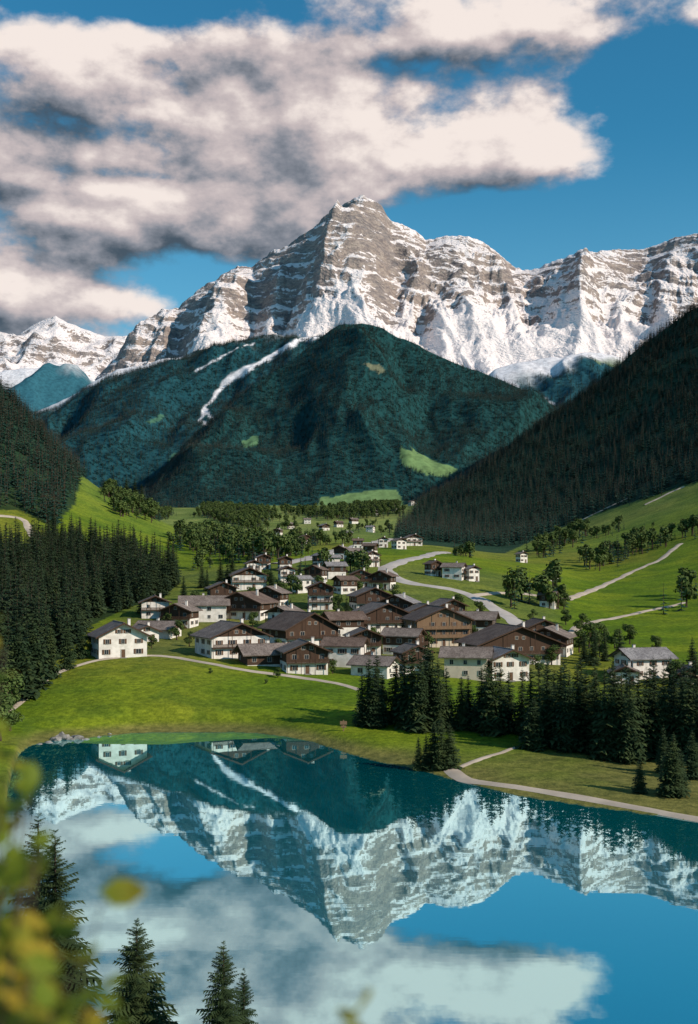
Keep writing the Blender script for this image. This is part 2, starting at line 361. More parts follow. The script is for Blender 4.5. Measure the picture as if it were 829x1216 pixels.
# forested hills
def hillmat(name,base):
    m,N,b=newmat(name,.95,.1)
    at=N.n('ShaderNodeAttribute',attribute_name='Col').outputs['Color']
    g=N.n('ShaderNodeNewGeometry').outputs['Position']
    n=N.noise(g,.06,3,.7)
    N.L.new(N.mix(1,at,N.mix(N.ss(n,.3,.7),(.7,.7,.72),(1.15,1.15,1.15)),'MULTIPLY'),b.inputs['Base Color'])
    return m
HM=hillmat('forest_ground_hazed',None)
def nhill(a,w,seed):
    def f(L,Z):
        e=sstep(0,.4,L.S)*(1-.75*sstep(.8,1,L.S))
        wx=L.X+.2*w*fbm(L.X/w,L.D/w,3,seed+5)
        return Z+e*a*(ridged(wx/w,L.D/(w*2.2),4,seed,.42)-.35)*1.5+sstep(0,.3,L.S)*a*.06*fbm(L.X/120,L.D/120,3,seed+9)
    return f
def hcol(base,clear,snow=None,snowtop=None):  # base includes painted haze: forest ground gets bluer on farther hills
    def f(L):
        c=np.broadcast_to(C3(base),L.X.shape+(3,)).copy();nf=np.zeros(L.X.shape)
        for poly in clear:
            jx=L.P+9*fbm(L.X/90,L.D/90,4,7);jy=L.PY+7*fbm(L.X/90,L.D/90,4,8)
            k=inpoly(jx,jy,poly[0]);c[k]=poly[1];nf[k]=1
        sm=np.zeros(L.X.shape)
        if snow:
            for pts,w in snow:
                d=linedist(L.P+9*fbm(L.X/120,L.D/120,5,17),L.PY+4*fbm(L.X/70,L.D/70,4,18),pts);ww=w*(1+.9*fbm(L.X/200,L.D/200,4,19));sm=np.maximum(sm,sstep(1.0,.3,d/np.maximum(ww,.4)))
        if snowtop:
            sm=np.maximum(sm,sstep(-.08,.08,L.S-snowtop+.22*fbm(L.X/330,L.D/500,5,23)))
        c=lerp(c,C3((.78,.76,.78)),sm);nf=np.maximum(nf,sm)
        L.nf=nf;return HM,{'Col':c}
    return f
HF_HAZE=(.014,.066,.068)  # central hill ground, blue-teal from painted distance haze
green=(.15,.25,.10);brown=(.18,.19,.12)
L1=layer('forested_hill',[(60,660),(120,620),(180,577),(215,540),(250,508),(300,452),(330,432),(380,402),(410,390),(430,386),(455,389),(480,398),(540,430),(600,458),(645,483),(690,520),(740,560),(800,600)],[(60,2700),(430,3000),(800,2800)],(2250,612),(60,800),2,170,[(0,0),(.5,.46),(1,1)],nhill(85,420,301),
 hcol(HF_HAZE,[([(474,528),(492,534),(520,550),(545,558),(530,566),(500,562),(482,548)],green),([(430,433),(450,431),(462,437),(452,443),(440,440)],brown),([(282,524),(298,519),(303,528),(288,531)],(.10,.2,.1)),([(378,594),(470,582),(480,606),(380,606)],green),([(232,598),(330,602),(380,606),(300,615),(232,612)],green)]))
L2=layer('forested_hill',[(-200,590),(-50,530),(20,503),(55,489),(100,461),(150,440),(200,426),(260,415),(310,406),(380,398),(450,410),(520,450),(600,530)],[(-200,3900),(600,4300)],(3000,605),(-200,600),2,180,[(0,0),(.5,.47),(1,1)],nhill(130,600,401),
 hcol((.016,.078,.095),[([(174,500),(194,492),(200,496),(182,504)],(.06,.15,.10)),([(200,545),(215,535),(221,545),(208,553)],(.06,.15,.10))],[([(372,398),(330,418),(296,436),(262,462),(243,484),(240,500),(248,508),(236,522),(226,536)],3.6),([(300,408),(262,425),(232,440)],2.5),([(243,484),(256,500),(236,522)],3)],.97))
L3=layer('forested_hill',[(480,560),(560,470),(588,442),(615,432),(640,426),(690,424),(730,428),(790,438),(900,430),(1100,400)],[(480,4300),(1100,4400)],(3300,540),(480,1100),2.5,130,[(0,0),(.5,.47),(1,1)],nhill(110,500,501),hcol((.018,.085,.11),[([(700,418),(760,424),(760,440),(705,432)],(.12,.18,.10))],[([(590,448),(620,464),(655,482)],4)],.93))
L4=layer('forested_hill',[(-400,430),(-100,440),(0,441),(30,436),(60,431),(85,440),(110,452),(150,470),(220,520)],[(-400,6300),(220,6300)],(5000,560),(-400,220),2.5,110,[(0,0),(.5,.47),(1,1)],nhill(170,600,601),hcol((.03,.12,.16),[],None,.86))  # farthest hill: lightest, bluest base colour standing in for haze
# ------------------------------------------------------------ trees
def conifer(name,levels,nb,seg,rad,seed,mat,hair=1.0):
    R=random.Random(seed);B=MB()
    k=6
    ring=[[(math.cos(a*2*math.pi/k)*r,math.sin(a*2*math.pi/k)*r,z) for a in range(k)] for z,r in ((-.05,.016),(0,.014),(.5,.008),(.97,.001))]
    for A,C in zip(ring[:-1],ring[1:]):
        for i in range(k):
            j=(i+1)%k;B.poly([A[i],A[j],C[j],C[i]],0)
    skew=R.uniform(0,6.28)
    for l in range(levels):
        t=.05+.94*(l/(levels-1))**.93
        base=rad*((1-t)**.78)*(1 if t>.12 else .8)+.006
        n=max(4,int(nb*(1-.45*t)))
        a0=R.uniform(0,6.28)
        for i in range(n):
            a=a0+i*6.283/n+R.uniform(-.25,.25)
            Lb=base*R.uniform(.62,1.22)*(1+.12*math.cos(a-skew))
            if R.random()<.05: continue
            zz=t+R.uniform(-.4,.4)/levels
            dx,dy=math.cos(a),math.sin(a)
            dr=R.uniform(.28,.5)*(1-t*.9)
            def P(u,side=0,dz=0):
                return (dx*Lb*u-dy*side,dy*Lb*u+dx*side,zz-dr*Lb*u*(1.25-.45*u)+ .10*(t>.8)*Lb*u*4+dz)
            if seg<=1:
                w=Lb*R.uniform(.28,.42)
                B.poly([P(0),P(.55,w,-.25*w),P(1)],1);B.poly([P(0),P(1),P(.6,-w,-.25*w)],1)
            else:
                for q in range(seg):
                    u=(q+.3)/seg
                    ll=Lb*(.42*(1-u)+.18)*R.uniform(.7,1.2)*hair
                    for sd in(-1,1):
                        r0=P(u-.5/seg);r1=P(min(1,u+.5/seg))
                        tip=P(min(1.05,u+ll/Lb*.55),sd*ll,-.45*ll*R.uniform(.5,1.3))
                        B.poly([r0,r1,tip] if sd<0 else [r1,r0,tip],1)
                    if q%2==0:
                        r0=P(u-.3/seg);r1=P(min(1,u+.4/seg));B.poly([r0,r1,P(u+.1,0,-.32*ll-.006)],1)
                B.poly([P(.75,-.06*Lb),P(.75,.06*Lb),P(1.06)],1)
    return B.mesh(name,[M['bark'],mat])
def broadleaf(name,seed,nleaf=1500,ls=.028):
    R=random.Random(seed);B=MB()
    def limb(p,q,r0,r1,k=5):
        d=(Vector(q)-Vector(p)).normalized();u=d.orthogonal().normalized();v=d.cross(u)
        A=[Vector(p)+(u*math.cos(i*6.283/k)+v*math.sin(i*6.283/k))*r0 for i in range(k)]
        C=[Vector(q)+(u*math.cos(i*6.283/k)+v*math.sin(i*6.283/k))*r1 for i in range(k)]
        for i in range(k): B.poly([A[i],A[(i+1)%k],C[(i+1)%k],C[i]],0)
    limb((0,0,-.05),(0.01,0,.35),.035,.022)
    cl=[]
    for i in range(11):
        a=i*2.4+R.uniform(-.4,.4);r=R.uniform(.08,.27);z=R.uniform(.30,.86);r*=1-abs(z-.55)*1.2
        c_=(math.cos(a)*r,math.sin(a)*r,z);cl.append((c_,R.uniform(.10,.17)));limb((0,0,.25),c_,.014,.004,4)
    for i in range(nleaf):
        c_,rr=R.choice(cl);v=Vector((R.gauss(0,1),R.gauss(0,1),R.gauss(0,1))).normalized()*rr*R.uniform(.55,1.08)
        p=Vector(c_)+v;nrm=(v.normalized()+Vector((R.uniform(-.7,.7),R.uniform(-.7,.7),R.uniform(-.3,.9)))).normalized()
        u=nrm.orthogonal().normalized()*ls*R.uniform(.6,1.3);w=nrm.cross(u).normalized()*ls*R.uniform(.6,1.2)
        B.poly([p-u-w*.3,p-w,p+u+w*.2,p+w],1)
    return B.mesh(name,[M['bark'],M['leaves']])
def proto(cname,meshes):
    c=bpy.data.collections.new(cname)
    for i,me in enumerate(meshes):
        c.objects.link(bpy.data.objects.new(me.name,me))
    return c
HI=[conifer('spruce_near_%d'%i,44,15,7,r,100+i,M['needles']) for i,r in enumerate((.17,.20,.15))]
MD=[conifer('spruce_mid_%d'%i,26,13,3,r,200+i,M['needles'],1.15) for i,r in enumerate((.22,.26,.20,.24))]
MD2=[conifer('spruce_slope_%d'%i,18,10,2,r,250+i,M['needles_mid'],1.1) for i,r in enumerate((.19,.22,.17))]
LO=[conifer('spruce_far_%d'%i,8,7,1,r,300+i,M['needles_far_haze']) for i,r in enumerate((.21,.24,.19))]
DI=[conifer('spruce_distant_%d'%i,5,6,1,r,400+i,M['needles_dist_haze']) for i,r in enumerate((.24,.28))]
BL=[broadleaf('broadleaf_%d'%i,500+i) for i in range(3)]
BLs=[broadleaf('broadleaf_small_%d'%i,520+i,300,.055) for i in range(2)]
cMD=proto('spruce_slope_variants',MD2);cLO=proto('spruce_far_variants',LO);cDI=proto('spruce_distant_variants',DI);cVF=proto('valley_tree_variants',LO[:2]+BLs)
def scatter(name,x,y,z,h,coll,nv):
    n=len(x);me=bpy.data.meshes.new(name);me.vertices.add(n)
    me.vertices.foreach_set('co',np.stack([x,y,z],-1).astype(np.float32).ravel())
    a=me.attributes.new('sc','FLOAT','POINT');a.data.foreach_set('value',h.astype(np.float32))
    a=me.attributes.new('ro','FLOAT','POINT');a.data.foreach_set('value',rng.uniform(0,6.28,n).astype(np.float32))
    a=me.attributes.new('vi','INT','POINT');a.data.foreach_set('value',rng.integers(0,nv,n).astype(np.int32))
    ob=bpy.data.objects.new(name,me);COL.objects.link(ob)
    ng=bpy.data.node_groups.new(name+'_gn','GeometryNodeTree')
    ng.interface.new_socket(name='Geometry',in_out='INPUT',socket_type='NodeSocketGeometry')
    ng.interface.new_socket(name='Geometry',in_out='OUTPUT',socket_type='NodeSocketGeometry')
    N=NB(ng);gi=N.n('NodeGroupInput');go=N.n('NodeGroupOutput')
    ci=N.n('GeometryNodeCollectionInfo');ci.inputs['Collection'].default_value=coll;ci.inputs['Separate Children'].default_value=True;ci.inputs['Reset Children'].default_value=True
    ip=N.n('GeometryNodeInstanceOnPoints')
    def na(nm,t):
        q=N.n('GeometryNodeInputNamedAttribute',data_type=t);q.inputs['Name'].default_value=nm
        return [o for o in q.outputs if o.enabled and o.name=='Attribute'][0]
    cx=N.n('ShaderNodeCombineXYZ');N.L.new(na('ro','FLOAT'),cx.inputs[2])
    er=N.n('FunctionNodeEulerToRotation');N.L.new(cx.outputs[0],er.inputs[0])
    cs=N.n('ShaderNodeCombineXYZ');s=na('sc','FLOAT')
    for i in range(3): N.L.new(s,cs.inputs[i])
    N.L.new(gi.outputs[0],ip.inputs['Points']);N.L.new(ci.outputs[0],ip.inputs['Instance']);ip.inputs['Pick Instance'].default_value=True
    N.L.new(na('vi','INT'),ip.inputs['Instance Index']);N.L.new(er.outputs[0],ip.inputs['Rotation']);N.L.new(cs.outputs[0],ip.inputs['Scale'])
    N.L.new(ip.outputs[0],go.inputs[0])
    md=ob.modifiers.new('scatter','NODES');md.node_group=ng
    return ob
# ------------------------------------------------------------ site on the ground
def site(px,py,dmin=140,dmax=2300):
    d=np.exp(np.linspace(math.log(dmin),math.log(dmax),3000));x=(px-CX)/F*d;z=tz(x,d);p=HY+(CAMZ-z)*F/d
    i=np.argmax(p<=py) if (p<=py).any() else int(np.argmin(p))
    return float(x[i]),float(d[i]),float(z[i])
ROADS=[]
def ribbon(name,pts,width,mat,dmin=140,lift=.12):
    P3=[Vector(site(a,b,dmin)) for a,b in pts];out=[]
    ROADS.append([(p.x,p.y) for p in P3])
    for i in range(len(P3)-1):
        p0=P3[max(i-1,0)];p1=P3[i];p2=P3[i+1];p3=P3[min(i+2,len(P3)-1)]
        n=max(3,int((p2-p1).length/2.5))
        for j in range(n):
            t=j/n;out.append(.5*((2*p1)+(-p0+p2)*t+(2*p0-5*p1+4*p2-p3)*t*t+(-p0+3*p1-3*p2+p3)*t**3))
    out.append(P3[-1]);B=[]
    for i,p in enumerate(out):
        q=out[min(i+1,len(out)-1)]-out[max(i-1,0)];q.z=0;q.normalize();nrm=Vector((-q.y,q.x,0))
        w=width*(1+.12*math.sin(i*.7))
        B.append([p+nrm*w*s for s in(.5,.17,-.17,-.5)])
    A=np.array([[tuple(v) for v in r] for r in B])
    Z=tz(A[:,:,0],A[:,:,1]);Zm=np.maximum(Z,0)+lift;Zm[:,[0,3]]-=lift*.9;Zm[:,1:3]=np.maximum(Zm[:,1:3],Zm.mean(1,keepdims=True))
    return grid_mesh(name,A[:,:,0],A[:,:,1],Zm,mat)
ribbon('footpath',[(8,845),(30,828),(60,803),(95,790),(135,782),(180,779),(225,784),(290,796),(350,804),(400,812),(428,820)],2.4,M['path'],lift=.3)
ribbon('lakeside_path',[(535,914),(552,926),(590,932),(650,941),(720,953),(790,966),(860,978),(950,985)],2.6,M['path'],lift=.2)
ribbon('footpath',[(545,912),(575,900),(612,888)],1.2,M['path'],lift=.15)
ribbon('valley_road',[(640,758),(612,738),(590,724),(566,710),(540,701),(510,696),(482,691),(464,683),(458,675),(474,668),(500,662),(530,656)],8,M['asphalt'],lift=.5)
ribbon('valley_road',[(328,670),(352,666),(380,660),(402,653),(430,647),(462,640)],13,M['asphalt'],lift=.6)
ribbon('footpath',[(672,766),(680,750),(700,740),(750,730),(812,716)],3.5,M['path'],lift=.4)
ribbon('footpath',[(672,712),(705,700),(745,682),(785,664),(808,646)],4.5,M['path'],lift=.4)
ribbon('footpath',[(560,707),(620,705),(660,712)],4,M['path'],lift=.4)
ribbon('footpath',[(690,618),(715,606),(745,592)],6,M['path'],lift=.6)
ribbon('footpath',[(765,600),(790,588),(812,578)],5,M['path'],lift=.6)
ribbon('footpath',[(-30,612),(5,613),(28,618),(36,632),(50,650)],4.5,M['path'],lift=.5)
def offroad(x,y,r=9):
    k=np.ones(len(x),bool)
    for p in ROADS: k&=linedist(x,y,p)>r
    px=CX+F*x/y;py=HY+(CAMZ-tz(x,y))*F/y
    for q in ([(600,735),(566,716),(540,707),(510,702),(482,697),(462,689)],[(328,676),(380,667),(430,653)]): k&=linedist(px,py,q)>9
    return k
def cand(x0,x1,y0,y1,area,polys,jit=3,dmin=0,dmax=1e9,pxl=(-700,1400)):
    n=int((x1-x0)*(y1-y0)/area)
    x=rng.uniform(x0,x1,n);y=rng.uniform(y0,y1,n);z=tz(x,y);px=CX+F*x/y;py=HY+(CAMZ-z)*F/y
    k=np.zeros(n,bool)
    for p in polys: k|=inpoly(px+jit*rng.normal(size=n),py+jit*.5*rng.normal(size=n),p)
    k&=(y>dmin)&(y<dmax)&(px>pxl[0])&(px<pxl[1])
    return x[k],y[k],z[k]
x,y,z=cand(-420,-20,250,620,34,[FOREST_B],2,245,620)
scatter('spruce_forest',x,y,z-.4,rng.uniform(11,24,len(x)),cMD,3)
x,y,z=cand(-800,-150,560,1250,48,[FOREST_A],3,560,1250)
scatter('spruce_forest',x,y,z-.5,rng.uniform(10,24,len(x)),cLO,3)
x,y,z=cand(20,1500,1050,2080,60,[FOREST_R],3,1050)
scatter('spruce_forest',x,y,z-.5,rng.uniform(9,25,len(x)),cLO,3)
x,y,z=cand(-350,500,380,2300,55,PATCH,3,420)
k=(rng.random(len(x))<.75)&offroad(x,y);x,y,z=x[k],y[k],z[k]
scatter('tree_groves',x,y,z-.4,rng.uniform(8,17,len(x)),cVF,4)
n=7500;px=rng.uniform(225,860,n);d=np.exp(rng.uniform(math.log(520),math.log(2250),n));x=(px-CX)/F*d;y=d;z=tz(x,y)
dens=fbm(x/70,y/110,3,33);py=HY+(CAMZ-z)*F/y
k=((dens>.33)&(px<560)|(dens>.62))&~inpoly(px,py,FOREST_R)&(py<700)&offroad(x,y)
x,y,z=x[k],y[k],z[k];scatter('valley_trees',x,y,z-.4,rng.uniform(5,13,len(x)),cVF,4)
def hilltrees(name,L,area,h0,h1,coll,nv,smax=1.0):
    R_,C_=L.X.shape;xr=(L.P[0,-1]-L.P[0,0])/F*L.D.mean();n=int(xr*(L.D.max()-L.D.min())/area)
    r=rng.uniform(0,R_*.89-1,n);cc=rng.uniform(0,C_-2,n);r0=r.astype(int);c0=cc.astype(int);fr=r-r0;fc=cc-c0
    def q(A): return (A[r0,c0]*(1-fc)+A[r0,c0+1]*fc)*(1-fr)+(A[r0+1,c0]*(1-fc)+A[r0+1,c0+1]*fc)*fr
    x=q(L.X);y=q(L.D);z=q(L.Z);k=(L.nf[r0,c0]<.35)&(z>tz(x,np.clip(y,0,6400))-8)
    scatter(name,x[k],y[k],z[k]-.6,rng.uniform(h0,h1,k.sum()),coll,nv)
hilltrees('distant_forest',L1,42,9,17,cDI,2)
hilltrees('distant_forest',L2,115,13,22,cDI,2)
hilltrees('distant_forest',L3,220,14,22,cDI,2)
def tree(px,py,hpx,kind='c',near=True,dmin=140):
    x,y,z=site(px,py,dmin);h=hpx*y/F
    me=random.choice(HI if (y<100) else MD) if kind=='c' else random.choice(BL)
    nm='spruce_tree' if kind=='c' else 'broadleaf_tree'
    ob=bpy.data.objects.new(nm,me);COL.objects.link(ob);ob.location=(x,y,z-.2);ob.rotation_euler=(0,0,random.uniform(0,6.28))
    w=random.uniform(.85,1.25) if kind=='c' else 1.2
    ob.scale=(h*w,h*w,h)
T=[(430,862,66),(438,862,84),(446,864,74),(454,860,60),(470,858,80),(480,862,92),(490,864,98),(500,868,92),(510,862,98),(520,868,88),(530,866,76),(448,852,78),(505,855,92),(548,866,66),(556,860,60),(572,868,78),(584,872,92),(594,870,84),(604,866,70),(578,862,80),
(620,872,80),(630,878,90),(640,880,96),(650,884,98),(658,880,90),(666,888,102),(676,892,100),(686,890,104),(696,888,96),(650,868,86),(634,890,66),(670,874,96),(690,872,98),(708,894,100),(718,898,108),(728,902,112),(738,902,106),(748,906,112),(706,880,96),(758,900,106),(768,896,104),(778,896,100),(788,900,110),(800,896,106),(810,902,104),(820,904,112),(830,900,108),(840,905,110),(744,884,100),(776,876,96),(728,880,98),(796,878,100),(812,880,98),(826,878,100),(860,910,112),(880,905,110),
(497,914,42),(506,914,44),(516,912,56),(524,914,70),(534,912,54),(760,942,44),(792,944,64),(800,946,78),(808,942,56),(788,918,60),(822,925,60),
(694,786,38),(706,790,44),(718,785,38),(736,800,55),(822,800,45)]
for a in T: tree(*a)
for a in [(700,770,34,'b'),(688,775,30,'b'),(715,768,30,'b'),(748,765,26,'b'),(440,770,28,'b'),(400,730,26,'b'),(352,706,24,'b'),(335,712,24,'b'),(425,703,22,'b'),(470,712,20,'b'),(545,726,22,'b'),(232,722,22,'b'),(210,760,26,'b'),(330,805,14,'b'),(395,800,18,'b'),(505,775,28,'b'),(560,762,22,'b'),(345,700,20,'b'),(570,732,20,'b'),(655,790,26,'b'),(460,800,22,'b'),(180,770,18,'b'),(108,778,26,'b'),(670,724,22,'b'),(655,716,22,'b'),(12,868,40,'b'),(0,880,60,'b'),(-20,885,70,'b'),(10,850,60,'b'),(800,812,30,'b'),(840,815,40,'b'),
 (385,745,20,'b'),(330,775,18,'b'),(225,768,20,'b'),(245,770,16,'b'),(300,745,20,'b'),(430,745,22,'b'),(500,750,20,'b'),(385,790,20,'b'),(535,790,22,'b'),(640,800,24,'b'),(690,752,26,'b'),(672,742,20,'b'),(632,738,16,'b'),(450,708,16,'b'),(380,700,18,'b'),(320,695,20,'b'),(300,715,20,'b'),(200,745,20,'b'),(730,770,24,'b'),(780,775,22,'b'),(712,780,28,'b'),(250,800,8,'b'),(316,812,7,'b')]: tree(*a)
for a in [(270,700,34),(262,690,30),(276,692,36),(322,700,30),(402,745,34),(478,760,30),(246,702,28),(240,698,32),(645,704,28),(660,708,30),(345,735,26),(130,590,22),(150,596,32),(160,598,34),(168,592,28),(120,775,30),(96,782,50),(80,795,66),(60,805,76),(38,818,90),(20,830,100),(0,838,110),(170,728,36),(218,712,30),(296,672,24),(420,790,26),(390,720,26),(412,735,28),(650,716,30),(356,690,22),(366,696,20),(625,700,20)]: tree(*a)
# foreground spruces on the near bank
tips={(-15.3):985,(-9.7):1092,(-5.5):1118,(-17.6):965,(-4.7):1150,(-19.5):1010}
for x,y,w in [(-15.3,57,1.0),(-9.7,50,1.15),(-5.5,48,1.1),(-17.6,62,1.1),(-4.7,49,.9),(-19.5,55,1.0)]:
    tip=CAMZ-(tips[x]-HY)*y/F;z=float(tz(np.array([x]),np.array([float(y)]))[0]);h=tip-z
    ob=bpy.data.objects.new('spruce_tree',random.choice(HI));COL.objects.link(ob);ob.location=(x,y,z-.2);ob.scale=(h*w*1.25,h*w*1.25,h+.2);ob.rotation_euler=(0,0,random.uniform(0,6))
# ------------------------------------------------------------ houses
def house(px,py,wpx,rot=0,st=2,depth=.85,wood='wood',split=1,roof='roof',wall='stucco',side=False,pitch=.42,bal=True,dmin=200):
    x,y,z=site(px,py,dmin);w=wpx*y/F/1.12
    w=max(w,6.0);dp=w*depth
    if side: w,dp=dp,w;rot+=90
    e=bpy.data.objects.new('alpine_house',None);COL.objects.link(e)
    off=(dp if not side else w)/2
    e.location=(x,y+off*.8,float(tz(np.array([x]),np.array([y+off*.3]))[0]));e.rotation_euler=(0,0,math.radians(rot))
    sh=2.75;He=st*sh+.3;rise=w/2*pitch;hw,hd=w/2,dp/2
    def pent(k,z0):
        return [(-hw-k,z0),(hw+k,z0),(hw+k,He-k*pitch-.02),(0,He+rise-.02),(-hw-k,He-k*pitch-.02)]
    B=MB();B.prism(pent(0,-4),-hd,hd,0);B.obj('walls',[M[wall]],e)
    zs=split*sh+.2
    if split<st+1:
        B=MB()
        if zs<He-.3: B.prism(pent(.06,zs),-hd-.06,hd+.06)
        else: B.prism([(-hw+.02,He+.05),(hw-.02,He+.05),(0,He+rise-.06)],-hd-.06,hd+.06)
        B.obj('timber_cladding',[M[wood]],e)
    ov=1.1 if w>9 else .8;of=1.5 if w>9 else 1.0;th=.28
    ex=hw+ov;ez=He-ov*pitch
    prof=[(-ex,ez),(0,He+rise),(ex,ez),(ex,ez+th),(0,He+rise+th),(-ex,ez+th)]
    B=MB();B.v=[(a,-hd-of,b_) for a,b_ in prof]+[(a,hd+of,b_) for a,b_ in prof]
    B.f=[(0,1,4,5),(1,2,3,4),(6+5,6+4,6+1,6),(6+4,6+3,6+2,6+1),(5,4,10,11),(4,3,9,10),(1,0,6,7),(2,1,7,8),(0,5,11,6),(3,2,8,9)];B.mi=[0]*10
    B.box(-.16,.16,-hd-of-.02,hd+of+.02,He+rise+th-.05,He+rise+th+.1,0)
    B.obj('roof',[M[roof]],e)
    B=MB()
    for s in(-1,1):
        for yy in(-hd-of-.05,hd+of+.01):
            a=[(s*ex,yy,ez-.1),(0,yy,He+rise-.1),(0,yy,He+rise+th+.03),(s*ex,yy,ez+th+.03)]
            b2=[(p[0],p[1]+.04,p[2]) for p in a]
            B.poly(a);B.poly(b2[::-1]);
            for i in range(4): B.poly([a[i],b2[i],b2[(i+1)%4],a[(i+1)%4]])
    B.obj('verge_boards',[M['wood']],e)
    B=MB()
    def win(cx,cz,ww,hh,face):
        def bx(a0,a1,z0,z1,p0,p1,mi):
            if face=='f': B.box(a0,a1,-hd-p1,-hd-p0,z0,z1,mi)
            if face=='b': B.box(a0,a1,hd+p0,hd+p1,z0,z1,mi)
            if face=='r': B.box(hw+p0,hw+p1,a0,a1,z0,z1,mi)
            if face=='l': B.box(-hw-p1,-hw-p0,a0,a1,z0,z1,mi)
        bx(cx-ww/2,cx+ww/2,cz-hh/2,cz+hh/2,-.05,.10,1)
        t=.07
        bx(cx-ww/2-t,cx-ww/2,cz-hh/2-t,cz+hh/2+t,-.05,.15,0);bx(cx+ww/2,cx+ww/2+t,cz-hh/2-t,cz+hh/2+t,-.05,.15,0)
        bx(cx-ww/2,cx+ww/2,cz+hh/2,cz+hh/2+t,-.05,.15,0);bx(cx-ww/2,cx+ww/2,cz-hh/2-t,cz-hh/2,-.05,.19,0)
        bx(cx-.03,cx+.03,cz-hh/2,cz+hh/2,.10,.13,0)
        if (st+int(w))%2==0:
            for s in(-1,1):
                c0=cx+s*(ww/2+t+.27);bx(c0-.24,c0+.24,cz-hh/2-.05,cz+hh/2+.05,.01,.12,2)
    for f,Ln in(('f',w),('b',w),('l',dp),('r',dp)):
        n=max(2,int(Ln/3.4))
        for s_ in range(st):
            for i in range(n):
                if f=='f' and s_==0 and i==n//2: continue
                if random.random()<.12: continue
                win(-Ln/2+(i+.5)*Ln/n+random.uniform(-.2,.2),s_*sh+1.55,random.choice([.85,1.0,1.0,1.35]),random.choice([1.05,1.2]),f)
        if f in 'fb' and rise>1.6:
            for c0 in ((-1.0,1.0) if rise>2.2 else (0,)): win(c0*1.1,He+rise*.36,.8,.9,f)
    B.obj('windows',[M['frame'],M['glass'],M['shutter']],e)
    n=max(2,int(w/3.4));cx=-hw+(n//2+.5)*w/n
    B=MB();B.box(cx-.5,cx+.5,-hd-.09,-hd+.02,.0,2.1,0);B.box(cx-.62,cx-.5,-hd-.14,-hd+.02,0,2.22,1);B.box(cx+.5,cx+.62,-hd-.14,-hd+.02,0,2.22,1);B.box(cx-.5,cx+.5,-hd-.14,-hd+.02,2.1,2.22,1);B.box(cx-.9,cx+.9,-hd-.9,-hd-.0,-.6,-.02,2)
    B.obj('door',[M['shutter'],M['frame'],M['stone']],e)
    if bal:
        B=MB()
        for s_ in range(1,st):
            z0=s_*sh+.12;a0=-hw-.15 if w>8 else -hw*.7;a1=-a0;y0=-hd-1.25
            B.box(a0,a1,y0,-hd-.08,z0-.14,z0)
            B.box(a0,a1,y0-.03,y0+.05,z0+.88,z0+.98)
            k=int((a1-a0)/.3)
            for i in range(k+1): B.box(a0+i*(a1-a0-.2)/k,a0+.2+i*(a1-a0-.2)/k,y0,y0+.03,z0+.02,z0+.875)
            for q in range(4):
                xx=a0+.06+q*(a1-a0-.26)/3;B.box(xx,xx+.14,y0+.05,y0+.19,z0-sh+ (.14 if s_>1 else -.5),z0-.145);
            if s_==st-1:
                for q in range(4):
                    xx=a0+.06+q*(a1-a0-.26)/3;zt=He+rise*(1-min(1,abs(xx)/hw))-.15;B.box(xx,xx+.12,y0+.06,y0+.18,z0+.01,max(z0+1,zt))
        B.obj('balcony',[M[wood]],e)
    B=MB();cx=hw*.4;cy=random.uniform(-.3,.3)*hd;cz=He+rise*.6
    B.box(cx-.35,cx+.35,cy-.35,cy+.35,cz-1,He+rise+1.0,0);B.box(cx-.45,cx+.45,cy-.45,cy+.45,He+rise+1.0,He+rise+1.13,1)
    B.obj('chimney',[M['stucco'],M['stone']],e)
